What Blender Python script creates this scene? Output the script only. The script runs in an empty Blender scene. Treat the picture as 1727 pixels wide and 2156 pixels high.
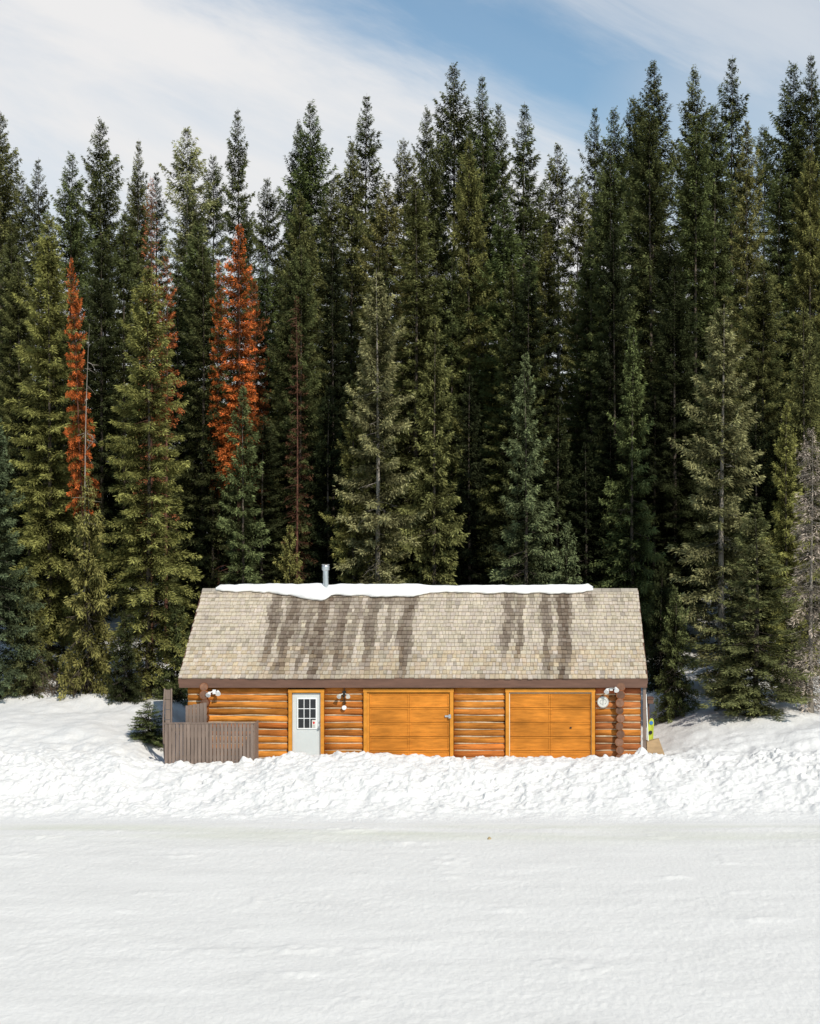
import bpy, math, random
import numpy as np
from mathutils import Vector
random.seed(7)
C = bpy.context.scene.collection
F = 3300.0; CX = 1081.0; CY = 1078.0; CAMZ = 8.0
def P(px, py, Y): return ((px-CX)*Y/F, Y, CAMZ-(py-CY)*Y/F)
def XA(px, Y): return (px-CX)*Y/F
def ZA(py, Y): return CAMZ-(py-CY)*Y/F

# ---------------------------------------------------------------- noise
def vn(x, y, seed=0):
    x = np.asarray(x, float); y = np.asarray(y, float)
    xi = np.floor(x); yi = np.floor(y); fx = x-xi; fy = y-yi
    fx = fx*fx*(3-2*fx); fy = fy*fy*(3-2*fy)
    def h(a, b):
        s = np.sin(a*127.1+b*311.7+seed*74.7)*43758.5453
        return s-np.floor(s)
    return (h(xi,yi)*(1-fx)+h(xi+1,yi)*fx)*(1-fy)+(h(xi,yi+1)*(1-fx)+h(xi+1,yi+1)*fx)*fy
def sm(a, b, x):
    t = np.clip((np.asarray(x, float)-a)/(b-a), 0, 1); return t*t*(3-2*t)

# ---------------------------------------------------------------- materials
def mat(name, base, rough=.7, scale=(4,4,4), amt=.2, bump=0., bdist=.02, attr=None, metal=0., spec=.3, detail=5, scale2=None, amt2=0., tint=None):
    m = bpy.data.materials.new(name); m.use_nodes = True
    nt = m.node_tree; N = nt.nodes; L = nt.links
    b = N['Principled BSDF']
    b.inputs['Roughness'].default_value = rough; b.inputs['Metallic'].default_value = metal
    b.inputs['Specular IOR Level'].default_value = spec
    tc = N.new('ShaderNodeTexCoord'); mp = N.new('ShaderNodeMapping')
    mp.inputs['Scale'].default_value = scale; L.new(tc.outputs['Object'], mp.inputs['Vector'])
    no = N.new('ShaderNodeTexNoise'); no.inputs['Scale'].default_value = 1; no.inputs['Detail'].default_value = detail
    no.inputs['Roughness'].default_value = .6
    L.new(mp.outputs['Vector'], no.inputs['Vector'])
    mr = N.new('ShaderNodeMapRange'); mr.inputs['From Min'].default_value = .25; mr.inputs['From Max'].default_value = .75
    mr.inputs['To Min'].default_value = 1-amt; mr.inputs['To Max'].default_value = 1+amt
    L.new(no.outputs['Fac'], mr.inputs['Value'])
    fac = mr.outputs['Result']
    if scale2:
        mp2 = N.new('ShaderNodeMapping'); mp2.inputs['Scale'].default_value = scale2; L.new(tc.outputs['Object'], mp2.inputs['Vector'])
        n2 = N.new('ShaderNodeTexNoise'); n2.inputs['Scale'].default_value = 1; n2.inputs['Detail'].default_value = 3
        L.new(mp2.outputs['Vector'], n2.inputs['Vector'])
        m2 = N.new('ShaderNodeMapRange'); m2.inputs['From Min'].default_value = .3; m2.inputs['From Max'].default_value = .7
        m2.inputs['To Min'].default_value = 1-amt2; m2.inputs['To Max'].default_value = 1+amt2
        L.new(n2.outputs['Fac'], m2.inputs['Value'])
        mu = N.new('ShaderNodeMath'); mu.operation = 'MULTIPLY'; L.new(fac, mu.inputs[0]); L.new(m2.outputs['Result'], mu.inputs[1]); fac = mu.outputs[0]
    sc = N.new('ShaderNodeVectorMath'); sc.operation = 'SCALE'
    if attr:
        a = N.new('ShaderNodeAttribute'); a.attribute_name = attr
        L.new(a.outputs['Color'], sc.inputs[0])
    else: sc.inputs[0].default_value = base
    L.new(fac, sc.inputs['Scale'])
    L.new(sc.outputs['Vector'], b.inputs['Base Color'])
    if bump:
        bp = N.new('ShaderNodeBump'); bp.inputs['Strength'].default_value = bump; bp.inputs['Distance'].default_value = bdist
        L.new(no.outputs['Fac'], bp.inputs['Height']); L.new(bp.outputs['Normal'], b.inputs['Normal'])
    return m

def leaf_mat(name):
    m = bpy.data.materials.new(name); m.use_nodes = True
    nt = m.node_tree; N = nt.nodes; L = nt.links
    for n in list(N): N.remove(n)
    out = N.new('ShaderNodeOutputMaterial')
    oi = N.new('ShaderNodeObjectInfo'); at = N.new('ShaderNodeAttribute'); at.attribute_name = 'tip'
    tc = N.new('ShaderNodeTexCoord'); no = N.new('ShaderNodeTexNoise'); no.inputs['Scale'].default_value = 1.1; no.inputs['Detail'].default_value = 3
    L.new(tc.outputs['Object'], no.inputs['Vector'])
    mr = N.new('ShaderNodeMapRange'); mr.inputs['From Min'].default_value = .3; mr.inputs['From Max'].default_value = .7
    mr.inputs['To Min'].default_value = .55; mr.inputs['To Max'].default_value = 1.4; L.new(no.outputs['Fac'], mr.inputs['Value'])
    tm = N.new('ShaderNodeMapRange'); tm.inputs['To Min'].default_value = .05; tm.inputs['To Max'].default_value = 1.8; L.new(at.outputs['Fac'], tm.inputs['Value'])  # new-growth tips lighter; inner needles darkened to paint shade between boughs
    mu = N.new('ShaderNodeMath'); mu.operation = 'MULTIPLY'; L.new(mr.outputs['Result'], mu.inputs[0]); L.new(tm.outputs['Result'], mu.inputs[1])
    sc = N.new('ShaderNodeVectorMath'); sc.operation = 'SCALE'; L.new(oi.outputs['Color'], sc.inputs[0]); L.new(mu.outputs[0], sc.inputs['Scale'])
    d = N.new('ShaderNodeBsdfDiffuse'); t = N.new('ShaderNodeBsdfTranslucent'); mx = N.new('ShaderNodeMixShader'); mx.inputs[0].default_value = .1
    L.new(sc.outputs['Vector'], d.inputs['Color']); L.new(sc.outputs['Vector'], t.inputs['Color'])
    L.new(d.outputs[0], mx.inputs[1]); L.new(t.outputs[0], mx.inputs[2]); L.new(mx.outputs[0], out.inputs['Surface'])
    return m

M = {}
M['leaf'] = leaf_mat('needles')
M['bark'] = mat('bark', (.10,.078,.06), .9, (9,9,2.2), .5, .6, .03)
M['barkgrey'] = mat('bark_grey', (.26,.225,.185), .9, (9,9,2.2), .45, .5, .03)
M['barkrust'] = mat('bark_rust', (.12,.052,.033), .9, (9,9,2.2), .5, .5, .03)
M['shingle'] = mat('cedar_shingle', None, .9, (30,6,6), .2, .4, .01, attr='Col', scale2=(2.5,.8,.8), amt2=.08, spec=.1)
M['log'] = mat('varnished_log', None, .85, (2.2,20,34), .5, .6, .016, attr='Col', scale2=(1.2,3,3), amt2=.28, spec=.05)
M['logend'] = mat('log_end_grain', None, .75, (9,2,9), .4, .4, .01, attr='Col')
M['chink'] = mat('chinking', (.50,.38,.25), .9, (5,8,8), .4, .4, .01)
M['trim'] = mat('amber_trim', (.58,.235,.03), .6, (3,8,5), .25, .2, .01, spec=.2)
M['garage'] = mat('amber_panel_door', (.50,.18,.024), .7, (2,9,14), .3, .2, .006, scale2=(.9,1,1.5), amt2=.28, spec=.12)
M['seam'] = mat('seam', (.17,.06,.013), .8, (3,8,8), .3)
M['seal'] = mat('pale_seal', (.72,.6,.42), .7, (3,8,8), .15)
M['brown'] = mat('brown_board', (.135,.072,.05), .7, (1.5,9,9), .25, .2, .01)
M['fence'] = mat('fence_board', (.205,.15,.12), .75, (9,9,1.2), .28, .2, .01)
M['door'] = mat('painted_door', (.55,.57,.555), .5, (1.5,4,1.5), .07)
M['white'] = mat('white_paint', (.8,.8,.78), .5, (6,6,6), .06)
M['pane'] = mat('dark_pane', (.012,.014,.016), .08, (3,3,3), .5, spec=.6)
M['black'] = mat('black_metal', (.02,.02,.02), .5, (6,6,6), .2)
M['metal'] = mat('galvanised', (.55,.57,.6), .35, (12,12,3), .25, metal=.85)
M['grey'] = mat('grey_metal', (.3,.3,.3), .5, (12,12,3), .2, metal=.4)
M['red'] = mat('red_mark', (.6,.03,.03), .6, (6,6,6), .1)
M['signwhite'] = mat('sign_face', (.62,.6,.54), .6, (8,8,8), .15)
M['signgrey'] = mat('sign_mark', (.3,.3,.28), .6, (8,8,8), .1)
M['ply'] = mat('plywood', (.42,.28,.15), .7, (2,2,9), .25)
M['yellow'] = mat('yellow_green', (.45,.5,.05), .5, (5,5,5), .15)
M['blue'] = mat('blue_print', (.05,.2,.5), .4, (5,5,5), .15)
M['twig'] = mat('dry_twig', (.09,.062,.04), .9, (6,6,6), .3)
M['lump'] = mat('tan_lump', (.38,.29,.16), .9, (9,9,9), .3)

def snow_mat(name, base, sc, amt, bump, bdist, sc2, amt2, iceband=False):
    m = mat(name, base, .85, sc, amt, bump, bdist, spec=.1, detail=9, scale2=sc2, amt2=amt2)
    if iceband:
        nt = m.node_tree; N = nt.nodes; L = nt.links; b = N['Principled BSDF']
        src = b.inputs['Base Color'].links[0].from_socket
        tc = N.new('ShaderNodeTexCoord'); sep = N.new('ShaderNodeSeparateXYZ'); L.new(tc.outputs['Object'], sep.inputs[0])
        mp = N.new('ShaderNodeMapping'); mp.inputs['Scale'].default_value = (.12,.9,1); L.new(tc.outputs['Object'], mp.inputs['Vector'])
        no = N.new('ShaderNodeTexNoise'); no.inputs['Scale'].default_value = 1; no.inputs['Detail'].default_value = 6; L.new(mp.outputs['Vector'], no.inputs['Vector'])
        a = N.new('ShaderNodeMapRange'); a.interpolation_type = 'SMOOTHSTEP'
        a.inputs['From Min'].default_value = 37.2; a.inputs['From Max'].default_value = 39.6; L.new(sep.outputs['Y'], a.inputs['Value'])
        a2 = N.new('ShaderNodeMapRange'); a2.interpolation_type = 'SMOOTHSTEP'
        a2.inputs['From Min'].default_value = 39.7; a2.inputs['From Max'].default_value = 40.3; a2.inputs['To Min'].default_value = 1; a2.inputs['To Max'].default_value = 0; L.new(sep.outputs['Y'], a2.inputs['Value'])
        n2 = N.new('ShaderNodeMapRange'); n2.inputs['From Min'].default_value = .38; n2.inputs['From Max'].default_value = .66; L.new(no.outputs['Fac'], n2.inputs['Value'])
        mu = N.new('ShaderNodeMath'); mu.operation = 'MULTIPLY'; L.new(a.outputs['Result'], mu.inputs[0]); L.new(n2.outputs['Result'], mu.inputs[1])
        m3 = N.new('ShaderNodeMath'); m3.operation = 'MULTIPLY'; L.new(mu.outputs[0], m3.inputs[0]); L.new(a2.outputs['Result'], m3.inputs[1])
        mx = N.new('ShaderNodeMix'); mx.data_type = 'RGBA'; L.new(m3.outputs[0], mx.inputs[0]); L.new(src, mx.inputs[6]); mx.inputs[7].default_value = (.62,.62,.51,1)
        L.new(mx.outputs[2], b.inputs['Base Color'])
    return m
M['snow'] = snow_mat('snow_bank_snow', (.72,.70,.67), (13,13,13), .06, .75, .04, (1,1,1), .03)
M['flat'] = snow_mat('crusted_snow', (.725,.702,.663), (12,9,9), .06, .6, .03, (.4,1.1,1), .045, True)
M['roofsnow'] = snow_mat('roof_snow', (.78,.765,.745), (6,6,6), .03, .3, .02, (1,1,1), .02)

# ---------------------------------------------------------------- mesh helpers
def wl(o):
    v = Vector((0,0,0))
    while o: v = v+o.location; o = o.parent
    return v
class MB:
    def __init__(s): s.v = []; s.f = []; s.c = []; s.m = []
    def add(s, vs, fs, col=(.5,.5,.5), mi=0):
        n = len(s.v); s.v += [tuple(q) for q in vs]; s.c += [col]*len(vs)
        s.f += [tuple(n+i for i in q) for q in fs]; s.m += [mi]*len(fs)
    def hexa(s, p, col=(.5,.5,.5), mi=0):
        s.add(p, [(0,3,2,1),(4,5,6,7),(0,1,5,4),(1,2,6,5),(2,3,7,6),(3,0,4,7)], col, mi)
    def box(s, x0, x1, y0, y1, z0, z1, col=(.5,.5,.5), mi=0):
        s.hexa([(x0,y0,z0),(x1,y0,z0),(x1,y1,z0),(x0,y1,z0),(x0,y0,z1),(x1,y0,z1),(x1,y1,z1),(x0,y1,z1)], col, mi)
    def tube(s, pts, rad, n=8, cap=True, col=(.5,.5,.5), mi=0):
        pts = [Vector(p) for p in pts]; vs = []; fs = []
        if not hasattr(rad, '__len__'): rad = [rad]*len(pts)
        d0 = (pts[-1]-pts[0]).normalized(); up = Vector((0,0,1)) if abs(d0.z) < .9 else Vector((1,0,0))
        for i, p in enumerate(pts):
            d = (pts[min(i+1,len(pts)-1)]-pts[max(i-1,0)]).normalized()
            a = d.cross(up).normalized(); b = d.cross(a)
            for k in range(n):
                t = 2*math.pi*k/n; vs.append(p+(a*math.cos(t)+b*math.sin(t))*rad[i])
        for i in range(len(pts)-1):
            for k in range(n):
                k2 = (k+1)%n; fs.append((i*n+k, i*n+k2, (i+1)*n+k2, (i+1)*n+k))
        if cap: fs += [tuple(range(n))[::-1], tuple((len(pts)-1)*n+k for k in range(n))]
        s.add(vs, fs, col, mi)
    def mesh(s, name, mats, off=Vector((0,0,0)), smooth=False, bevel=0):
        me = bpy.data.meshes.new(name)
        me.from_pydata([(a-off.x, b-off.y, c-off.z) for a, b, c in s.v], [], s.f)
        ca = me.color_attributes.new('Col', 'FLOAT_COLOR', 'POINT')
        ca.data.foreach_set('color', np.array([list(c)+[1] for c in s.c], dtype=np.float32).ravel())
        for q in (mats if isinstance(mats, (list,tuple)) else [mats]): me.materials.append(q)
        me.polygons.foreach_set('material_index', s.m)
        if smooth: me.polygons.foreach_set('use_smooth', [True]*len(s.f))
        me.update(); return me
    def build(s, name, mats, parent=None, origin=None, smooth=False, bevel=0):
        off = wl(parent) if parent else (Vector(origin) if origin else Vector((0,0,0)))
        o = bpy.data.objects.new(name, s.mesh(name, mats, off, smooth)); C.objects.link(o)
        if parent: o.parent = parent
        else: o.location = off
        if bevel:
            b = o.modifiers.new('bevel','BEVEL'); b.width = bevel; b.segments = 2
        return o
def tag(o, label=None, cat=None, group=None, kind=None):
    if label: o['label'] = label
    if cat: o['category'] = cat
    if group: o['group'] = group
    if kind: o['kind'] = kind
    return o
def empty(name, loc):
    o = bpy.data.objects.new(name, None); C.objects.link(o); o.location = loc; o.empty_display_size = .3; return o

# ---------------------------------------------------------------- terrain
def Hb(x, y):
    x = np.asarray(x, float); y = np.asarray(y, float)
    e = (vn(x*.35, x*0+2, 1)-.5)*.8+(vn(x*1.6, x*0+5, 2)-.5)*.35
    fz = sm(-11.2,-10.2,x)*(1-sm(-7.5,-6.6,x))
    hc = .98+(vn(x*.5, x*0, 3)-.5)*.14-.27*fz
    b = sm(40.3+.7*e, 45.0+.3*e, y)
    z = b*hc
    rise = sm(45.6,52,y)*.42
    hill = 6*(1-np.exp(-np.maximum(0,y-52)*.12/6))
    mound = (vn(x*.33+7, y*.4, 4)-.5)*.34*sm(45.8,48,y)+(vn(x*.9, y*.8, 6)-.5)*.2*sm(45.2,47,y)
    zz = z+rise+hill+mound*(1-.3*sm(60,90,y))
    cab = sm(-12.2,-10.2,x)*(1-sm(4.2,6.2,x))*sm(45.1,45.7,y)*(1-sm(53.0,55,y))
    return zz*(1-cab)+(.74-.1*fz)*cab
xs = np.concatenate([np.linspace(-260,-24,30)[:-1], np.linspace(-24,-16.6,60)[:-1], np.linspace(-16.6,9.6,820)[:-1], np.linspace(9.6,18,60)[:-1], np.linspace(18,260,30)])
def terrain(name, ys, m, lumps):
    X, Y = np.meshgrid(xs, ys); Z = Hb(X, Y)
    if lumps == 'flat':
        D = (vn(X*1.1, Y*2.2, 11)-.5)*.014+(vn(X*3, Y*5, 12)-.5)*.009+(vn(X*9,Y*11,13)-.5)*.011+(vn(X*19,Y*11+3,14)-.5)*.009
        D = D*(.4+1.1*vn(X*.25,Y*.5,18))
        D = D+.06*np.maximum(0, vn(X*.8+.3*vn(X*2,Y*2,3), Y*1.4, 15)-.76)/.24*vn(X*6,Y*6,16)
        Z = Z+D*(1-sm(39.6,40.3,Y))
    if lumps == 'bank':
        w = sm(40.3,42.0,Y)*(1-.5*sm(46,48.5,Y))
        Z = Z+w*((vn(X*2.2,Y*2.2,21)-.5)*.14+(vn(X*5,Y*5,22)-.5)*.07+(vn(X*11,Y*11,23)-.5)*.045*(1-sm(46,48.5,Y)))
        rng = np.random.default_rng(4); A = np.zeros_like(Z)
        XW = X+(vn(X*7,Y*7,41)-.5)*.14+(vn(X*17,Y*17,43)-.5)*.06; YW_ = Y+(vn(X*7,Y*7,42)-.5)*.14+(vn(X*17,Y*17,44)-.5)*.06
        for i in range(9500):
            cx = rng.uniform(-16.8,9.8); cy = 40.4+5.2*rng.random()**.85; r = .028+.115*rng.random()**5
            if cy > 44.0 and rng.random() < .15: r *= 1.6
            ry = r*rng.uniform(.7,1.1); h = r*rng.uniform(.3,.8); pw = rng.uniform(.5,1.3); q = .12
            i0, i1 = np.searchsorted(xs,[cx-r-q,cx+r+q]); j0, j1 = np.searchsorted(ys,[cy-ry-q,cy+ry+q])
            if i1 <= i0 or j1 <= j0: continue
            a = rng.uniform(0,3.14); ca_, sa_ = math.cos(a), math.sin(a)
            dx = XW[j0:j1,i0:i1]-cx; dy = YW_[j0:j1,i0:i1]-cy
            d = ((dx*ca_+dy*sa_)/r)**2+((dy*ca_-dx*sa_)/ry)**2
            A[j0:j1,i0:i1] = np.maximum(A[j0:j1,i0:i1], h*(1+rng.uniform(-.6,.6)*dx/r)*np.clip(1-d,0,1)**pw)
        cab = sm(-10.9,-10.3,X)*(1-sm(4.2,4.9,X))*sm(45.4,45.9,Y)
        patch = .5+.75*sm(.3,.7,vn(X*.7,Y*1.1,51))
        Z = Z+A*(1-cab)*sm(40.3,41.2,Y)*(.4+.6*sm(40.6,43,Y))*patch
    if lumps == 'hill':
        Z = Z+(vn(X*2.2,Y*2.2,21)-.5)*.07+(vn(X*5,Y*5,22)-.5)*.035
    ny, nx = X.shape
    co = np.stack([X,Y,Z],-1).reshape(-1,3)
    idx = np.arange(ny*nx).reshape(ny,nx)
    f = np.stack([idx[:-1,:-1],idx[:-1,1:],idx[1:,1:],idx[1:,:-1]],-1).reshape(-1,4)
    me = bpy.data.meshes.new(name); me.from_pydata(co.tolist(), [], f.tolist())
    me.materials.append(m); me.polygons.foreach_set('use_smooth', [True]*len(f)); me.update()
    o = bpy.data.objects.new(name, me); C.objects.link(o); o['kind'] = 'structure'; return o
terrain('frozen_lake', np.concatenate([np.linspace(-150,22,15)[:-1], np.linspace(22,40.3,230)]), M['flat'], 'flat')
terrain('snow_bank', np.concatenate([np.linspace(40.3,46,160)[:-1], np.linspace(46,48.5,30)]), M['snow'], 'bank')
terrain('snowy_hillside', np.concatenate([np.linspace(48.5,60,80)[:-1], np.linspace(60,110,60)[:-1], np.linspace(110,400,12)]), M['snow'], 'hill')
bpy.data.objects['frozen_lake']['label'] = 'flat crusted white snow over the lake in the foreground'

# ---------------------------------------------------------------- trees
def crown_mesh(name, seed, H, R, zb, whorl=.5, nb=10, tipk=8., taper=.35, gap=.12, droop=.55, bl=.14, bw=.042, ragged=.5, foot=.12, sp=.05, per=6, thick=.045):
    rng = np.random.default_rng(seed); Vs = []; Ts = []
    z = zb; ph0 = rng.uniform(0,6)
    while z < H*.995:
        t = (z-zb)/(H-zb)
        pr = (1-math.exp(-(1-t)*tipk))*(1-taper*t)*(min(1, .5+t/foot*.5) if foot > 0 else 1)
        n = max(5, int(nb*(.55+.45*(1-t)))); lev = rng.uniform(.76,1.14)
        for k in range(n):
            phi = ph0+k*2*math.pi/n+rng.normal(0,.3)
            if rng.random() < gap*(1-.6*t): continue
            cl = float(vn(phi*1.3, z*.8, seed))
            L = lev*R*pr*rng.uniform(.6,1.15)*(1-ragged*.5+ragged*cl)+.05
            k_ = min(1., max(.4, L/.5))
            el = -.34+1.0*t**2.0+rng.normal(0,.12)
            ns = max(4, int(L/sp)); s = np.clip(np.linspace(.06,1,ns)+rng.normal(0,.03,ns),.03,1.03)
            zz = z+rng.normal(0,.06)+L*(math.tan(el)*s-droop*(1-t)*s**2+.34*s**3)
            d = np.array([math.cos(phi),math.sin(phi),0]); sd = np.array([-d[1],d[0],0])
            base = d[None]*(L*s)[:,None]; base[:,2] += zz
            for side in (-1,1):
                l = np.clip((.05+.36*L*(1.04-s)**.8)*rng.uniform(.6,1.25,ns), .04, .55)
                for q in range(per):
                    vec = d[None]*rng.uniform(.3,.9,(ns,1))+sd[None]*side*rng.uniform(.2,1.0,(ns,1))
                    vec[:,2] += rng.uniform(-.85,.25,ns)
                    vec /= np.linalg.norm(vec,axis=1)[:,None]
                    st = base+vec*(l*rng.uniform(0,1.,ns))[:,None]; st[:,2] += rng.normal(-.03,thick*k_,ns)
                    ln = (bl*k_*rng.uniform(.55,1.4,ns))[:,None]; v = vec*ln+rng.normal(0,.02*k_,(ns,3))
                    pe = np.cross(vec, rng.normal(0,.8,(ns,3))+np.array([0,0,1.2])); pe /= np.linalg.norm(pe,axis=1)[:,None]+1e-6
                    wv = pe*(bw*(.5+.5*k_)*rng.uniform(.6,1.35,(ns,1)))*.5
                    Vs.append(np.stack([st, st+v*.4+wv, st+v, st+v*.4-wv],1))
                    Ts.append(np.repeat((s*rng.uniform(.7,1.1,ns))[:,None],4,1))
        z += whorl*rng.uniform(.7,1.3)*(.28+.72*min(1,(1-t)*3))
    V = np.concatenate(Vs).reshape(-1,3).astype(np.float32); T = np.concatenate(Ts).ravel()
    n = len(V)//4; me = bpy.data.meshes.new(name)
    me.vertices.add(n*4); me.vertices.foreach_set('co', V.ravel())
    me.loops.add(n*4); me.loops.foreach_set('vertex_index', np.arange(n*4, dtype=np.int32))
    me.polygons.add(n); me.polygons.foreach_set('loop_start', np.arange(0,n*4,4, dtype=np.int32))
    me.update(calc_edges=True)
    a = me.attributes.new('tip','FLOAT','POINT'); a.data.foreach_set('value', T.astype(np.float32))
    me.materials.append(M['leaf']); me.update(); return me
def trunk_mesh(name, seed, H, r, m, stubs=40, zs0=.05, zs1=.5, sl=.9):
    rng = random.Random(seed); b = MB()
    pts = []
    for i in range(15):
        t = i/14; pts.append((.06*math.sin(t*5+seed)*t, .06*math.cos(t*4+seed)*t, H*t-.3*(1-t)))
    b.tube(pts, [r*(1-t/14*.97)*(1.35 if t == 0 else 1) for t in range(15)], 9)
    for k in range(stubs):
        z = H*rng.uniform(zs0,zs1); a = rng.uniform(0,6.283); l = sl*rng.uniform(.3,1.2)*(1-.6*z/H)
        d = Vector((math.cos(a),math.sin(a),0)); q = Vector((0,0,z))
        p = [q, q+d*l*.5+Vector((0,0,-.12*l)), q+d*l+Vector((rng.uniform(-.1,.1),rng.uniform(-.1,.1),-.3*l))]
        b.tube(p, [.018,.011,.004], 3, False)
        for w in range(3):
            e = p[1].lerp(p[2], rng.random()); b.tube([e, e+Vector((rng.uniform(-.25,.25),rng.uniform(-.25,.25),rng.uniform(-.25,.02)))], [.008,.003], 3, False)
    return b.mesh(name, m, smooth=True)
K = {}
def kind(key, H, r, m, ck, tk={}): K[key] = (H, crown_mesh('crown_'+key, H=H, **ck) if ck else None, trunk_mesh('trunk_'+key, len(K)+1, H, r, m, **tk))
kind('spire', 24, .14, M['bark'], dict(seed=1, R=1.85, zb=1.6, tipk=4.0, taper=.35, gap=.1, ragged=.8))
kind('dense', 24, .15, M['bark'], dict(seed=2, R=2.1, zb=1.6, tipk=5.2, taper=.38, gap=.1, ragged=.95, nb=11))
kind('column', 24, .14, M['bark'], dict(seed=3, R=1.7, zb=2.0, tipk=6.5, taper=.3, gap=.15, ragged=1.))
kind('sparse', 24, .14, M['barkgrey'], dict(seed=4, R=1.6, zb=3.0, tipk=8, taper=.4, gap=.3, ragged=1., nb=9))
kind('olive', 19, .12, M['bark'], dict(seed=5, R=1.75, zb=.8, tipk=5, taper=.3, gap=.08, ragged=.95, droop=.65, nb=12))
kind('open', 15, .13, M['barkgrey'], dict(seed=6, R=1.65, zb=.5, tipk=4.5, taper=.35, gap=.25, ragged=1., droop=.35, nb=10), dict(stubs=60, zs1=.7))
kind('young', 12, .10, M['bark'], dict(seed=7, R=1.45, zb=.3, tipk=2.4, taper=.15, gap=.08, ragged=.8, droop=.4, bl=.12, bw=.04, foot=.06, whorl=.4))
kind('young2', 12, .10, M['bark'], dict(seed=17, R=1.6, zb=.3, tipk=2.0, taper=.15, gap=.1, ragged=.9, droop=.45, bl=.12, bw=.04, foot=.06, whorl=.4))
kind('rust', 20, .12, M['barkrust'], dict(seed=8, R=.95, zb=8.5, tipk=4, taper=.3, gap=.14, ragged=1., droop=.55, bl=.11, bw=.036, per=5, foot=.02, whorl=.4), dict(stubs=70, zs1=.9))
kind('rusttop', 20, .12, M['barkrust'], dict(seed=18, R=.9, zb=12, tipk=4, taper=.3, gap=.2, ragged=1., droop=.55, bl=.11, bw=.036, per=4, foot=.02), dict(stubs=70, zs1=.9))
kind('rustthin', 22, .10, M['barkrust'], dict(seed=9, R=.75, zb=5, tipk=6, taper=.5, gap=.3, ragged=1., nb=8, bl=.12, bw=.036, per=2), dict(stubs=150, zs1=.97, sl=.8))
kind('small', 4, .05, M['bark'], dict(seed=10, R=1.05, zb=.1, whorl=.22, tipk=2., taper=.1, gap=.1, bl=.10, bw=.036, sp=.045, foot=.05, thick=.035))
kind('greydead', 13, .11, M['barkgrey'], dict(seed=12, R=1.25, zb=.6, tipk=5, taper=.4, gap=.25, ragged=1., nb=9, droop=1.0, bl=.2, bw=.026, per=3, whorl=.4, thick=.1), dict(stubs=190, zs1=.97, sl=1.2))
kind('snag', 9, .045, M['barkgrey'], None, dict(stubs=22, zs0=.15, zs1=.95, sl=.5))
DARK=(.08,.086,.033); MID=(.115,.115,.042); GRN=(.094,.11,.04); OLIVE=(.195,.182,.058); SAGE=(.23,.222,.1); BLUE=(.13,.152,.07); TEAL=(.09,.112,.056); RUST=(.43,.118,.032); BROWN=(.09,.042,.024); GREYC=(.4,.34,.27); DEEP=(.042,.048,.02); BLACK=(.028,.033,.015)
trnd = random.Random(3)
def tree(k, px, py, Y, col, label, w=1., group=None, name='spruce_tree', cat='tree', lean=0, rz=None):
    H, cr, tr = K[k]
    x, y, zt = P(px, py, Y); zg = float(Hb(x, y))-.08
    sz = (zt-zg)/H; r = empty(name, (x, y, zg))
    r.rotation_euler = (0, lean, trnd.uniform(0,6.28) if rz is None else rz)
    sx = w*(.55+.45*sz); r.scale = (sx, sx, sz)
    if lean: r.location.x -= math.sin(lean)*(zt-zg); r.rotation_euler = (0, lean, 0)
    o = bpy.data.objects.new('trunk', tr); C.objects.link(o); o.parent = r
    if cr:
        o = bpy.data.objects.new('crown', cr); C.objects.link(o); o.parent = r
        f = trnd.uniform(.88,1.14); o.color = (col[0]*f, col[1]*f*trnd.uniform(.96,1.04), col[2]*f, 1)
    return tag(r, label, cat, group)

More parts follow.
